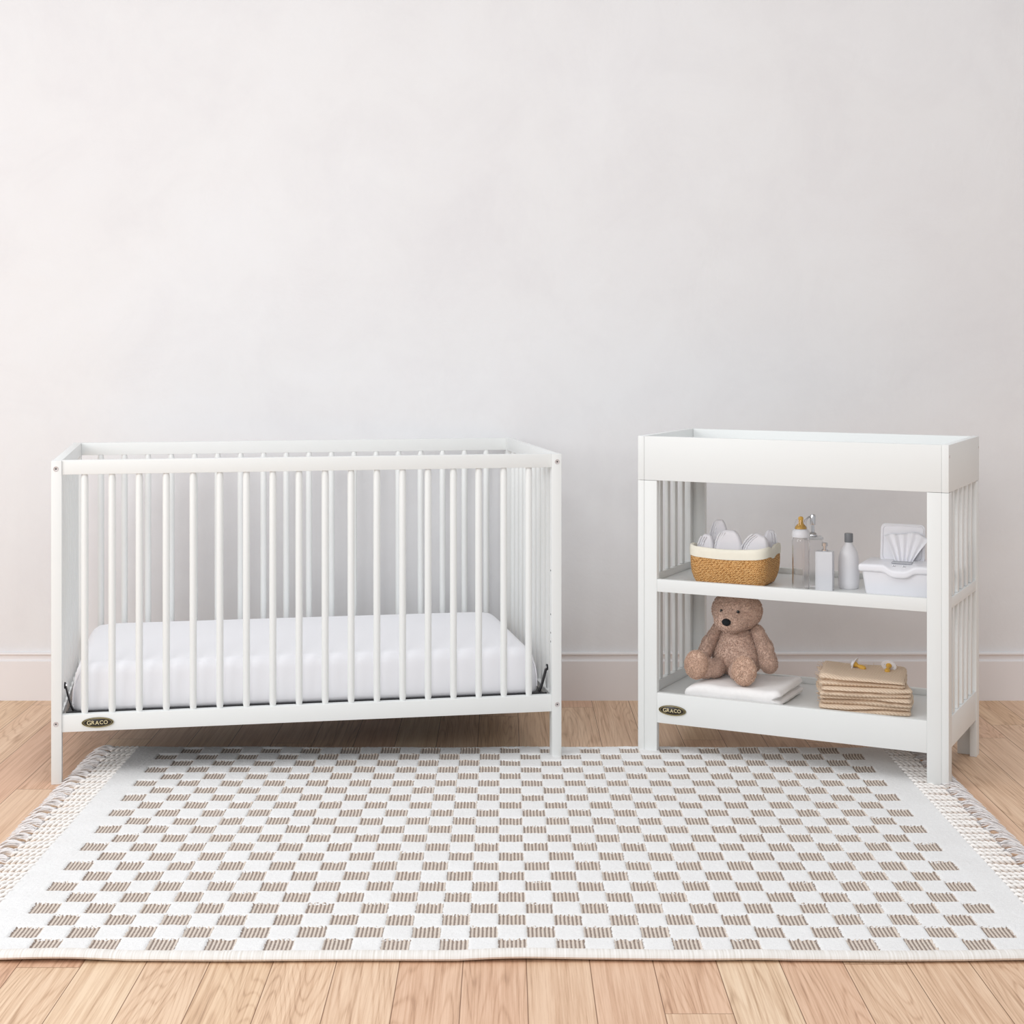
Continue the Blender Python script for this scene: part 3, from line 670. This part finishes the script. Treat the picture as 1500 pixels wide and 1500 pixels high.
def chain(pts, n=9):
    """ellipsoids interpolated along a limb: (a, b, z, radius)"""
    out = []
    for i in range(n):
        q = i/(n-1)*(len(pts)-1); k_ = min(int(q), len(pts)-2); f_ = q-k_; f_ = f_*f_*(3-2*f_)*.5+f_*.5
        a_, b_, z_, r_ = [p0_*(1-f_)+p1_*f_ for p0_, p1_ in zip(pts[k_], pts[k_+1])]; out.append((bp(a_, b_, z_), (r_*.86, r_*.9, r_*.9), 0))
    return [out[n//2]]+out
blob(chain([(.286, .215, .338, .020), (.316, .195, .298, .023), (.334, .178, .252, .027)]), 3200, 'arm', M['teddy'], 6)
blob(chain([(.168, .215, .338, .018), (.148, .190, .296, .021), (.136, .165, .256, .022)]), 2600, 'arm', M['teddy'], 7)
blob([(bp(.254, .150, .232), (.026, .045, .026), 0), (bp(.275, .110, .238), (.028, .036, .030), 0)], 2000, 'leg', M['teddy'], 8)
blob([(bp(.180, .155, .232), (.026, .045, .026), 0), (bp(.158, .120, .238), (.030, .036, .030), 0)], 2000, 'leg', M['teddy'], 9)
blob([(bp(.294, .072, .2490), (.034, .022, .041), 0)], 2400, 'foot', M['teddy_paw'], 10)
blob([(bp(.146, .086, .2510), (.033, .024, .040), .1)], 2400, 'foot', M['teddy_paw'], 11)
nzm = MB().lathe([(.0015, -.0105), (.006, -.0095), (.0105, -.006), (.0128, 0), (.0115, .005), (.006, .008)], axis='y', n=24)
nzm.v = [(x*1.06, y, z_*.84) for x, y, z_ in nzm.v]; no = nzm.build('nose', M['nose'], hd); no.location = bp(.226, .116, .3745)
for a_, b_, z_ in ((.2030, .1405, .4025), (.2535, .1405, .4030)):
    e = MB().lathe([(.0008, -.0048), (.0030, -.0040), (.0046, 0), (.0034, .003)], axis='y', n=14).build('eye', M['eye'], hd); e.location = bp(a_, b_, z_)

# ------------------------------------------------------------------ stack of beige cloths
SXc, SYc, SR = 1.010, 4.572, math.radians(-12)
CG = 'beige muslin cloths stacked on the bottom shelf'
labs = ['folded beige woven cloth at the bottom of the stack', 'folded beige woven cloth, second from the bottom of the stack', 'folded beige woven cloth just under the top one of the stack', 'folded beige woven cloth on top of the stack, with the two pacifiers on it']
zc = Z2+.0004; ch_ = [.0245, .0250, .0255, .0320]
tops = []
for i in range(4):
    cw, cd, hh_ = (.248, .192, ch_[i]) if i < 3 else (.236, .190, ch_[i])
    rs_ = random.Random(i+3)
    def cfn(p, i=i, cw=cw, cd=cd, hh_=hh_):
        x, y, z_ = p.x, p.y, p.z; q = z_/hh_
        zg = .5+.07*math.sin(x*14+i*2)+.04*math.sin(x*37+i)
        if i == 3: zg = .5+.10*(x/cw)
        g = math.exp(-((q-zg)/.10)**2)
        fr_ = max(0, min(1, (-y-(cd/2-.012))/.012)); lf = max(0, min(1, (-x-(cw/2-.012))/.012)); rt = max(0, min(1, (x-(cw/2-.012))/.012))
        p.y += .015*g*fr_; p.x += .014*g*lf; p.x -= .008*g*rt
        # plan wobble
        p.y += .0045*math.sin(x*19+i*2.3)*(.5-y/cd)+.003*(q-.5)*math.sin(i*3.1+1); p.x += .005*math.sin(y*25+i*2.1)+.004*math.sin(i*2.3)+.012*(.5-q)*math.sin(i*1.9+.5)*(1 if x < 0 else .6)
        if i == 3:
            p.z -= .013*q*max(0, x/cw+.45)*max(0, .62-y/cd); p.z += .004*q*math.exp(-((x+cw*.42)/.03)**2)
            p.x -= .012*(y/cd)*(1 if x < 0 else .8)
        p.z += .0011*fbm(x, y, i*3.0, 30)*min(1, q*2)
        return p
    o_ = thing('muslin_cloth', labs[i], 'cloth', (SXc+(0, -.002, -.004, -.010)[i], SYc+(0, .002, -.001, .006)[i], zc), SR+(.0, -.03, .025, -.05)[i], CG)
    slab_mesh(cw, cd, hh_, hh_*.46, 40, 14, cfn).build('cloth_body', M['muslin'], o_, angle=70)
    # frayed threads along the left and back edges
    m = MB()
    for k_ in range(46):
        if k_ % 2: bx, by, dx, dy = -cw/2+.004, rs_.uniform(-.03, cd/2), -1, rs_.uniform(-.5, .5)
        else: bx, by, dx, dy = rs_.uniform(-cw/2, cw/2-.01), cd/2-.004, rs_.uniform(-.4, .4), 1
        if i < 3 and k_ % 4 == 0: continue
        zz = rs_.uniform(.3, .8)*hh_ if k_ % 2 else (hh_*.85 if i == 3 else .5*hh_); l_ = rs_.uniform(.008, .016)
        up_ = rs_.uniform(-.2, .7) if i == 3 or k_ % 2 else 0
        m.tube([(bx, by, zz), (bx+dx*l_*.5, by+dy*l_*.5, zz+up_*l_*.6), (bx+dx*l_, by+dy*l_, zz+up_*l_*.7)], .0006, 4)
    m.build('frayed_threads', M['muslin'], o_)
    zc += hh_-.0004
ztop = zc
# pacifiers
def pacifier(label, loc, mat3):
    o_ = thing('pacifier', label, 'pacifier', loc); o_.rotation_euler = mat3.to_euler(); o_['group'] = 'pacifiers on the top beige cloth'
    m = MB(); n = 40
    def rg(s, z_, dome=0): return [(s*.0215*math.cos(2*PI*k_/n)*(1-.10*math.cos(4*PI*k_/n)*0), s*.0165*math.sin(2*PI*k_/n)*(1-.16*math.cos(2*PI*k_/n)**2*0), z_+dome*(math.cos(2*PI*k_/n)**2)) for k_ in range(n)]
    loft([rg(.3, -.0015), rg(.85, -.001, .0015), rg(1, .0005, .002), rg(.98, .002, .002), rg(.6, .0022, .001), rg(.3, .002)]).build('shield', M['white_plastic'], o_)
    hm = MB()
    for sx_ in (-1, 1): hm.lathe([(.0021, .0018), (.0021, .0032)], n=12, cx=sx_*.0135)
    hm.build('vent_hole', M['grey_slot'], o_)
    MB().lathe([(.0085, .002), (.0075, .006), (.0048, .011), (.0046, .015), (.0065, .021), (.0078, .027), (.0066, .033), (.003, .0358)], n=24).build('teat', M['amber'], o_)
    MB().lathe([(.006, -.0075), (.0085, -.006), (.0095, -.0035), (.009, -.001)], n=24).build('knob', M['white_plastic'], o_)
    return o_
def basis(zdir, xhint):
    z_ = Vector(zdir).normalized(); x_ = (Vector(xhint)-z_*Vector(xhint).dot(z_)).normalized(); y_ = z_.cross(x_); return Matrix((x_, y_, z_)).transposed()
pacifier('white pacifier with amber teat lying edge-on to the left on the top cloth', (.985, 4.615, ztop+.0085), basis((.80, -.50, -.32), (.25, .3, 1)))
pacifier('white pacifier with amber teat facing the viewer, at the right on the top cloth', (1.080, 4.600, ztop+.0078), basis((-.34, -.80, -.36), (1, -.3, -.25)))
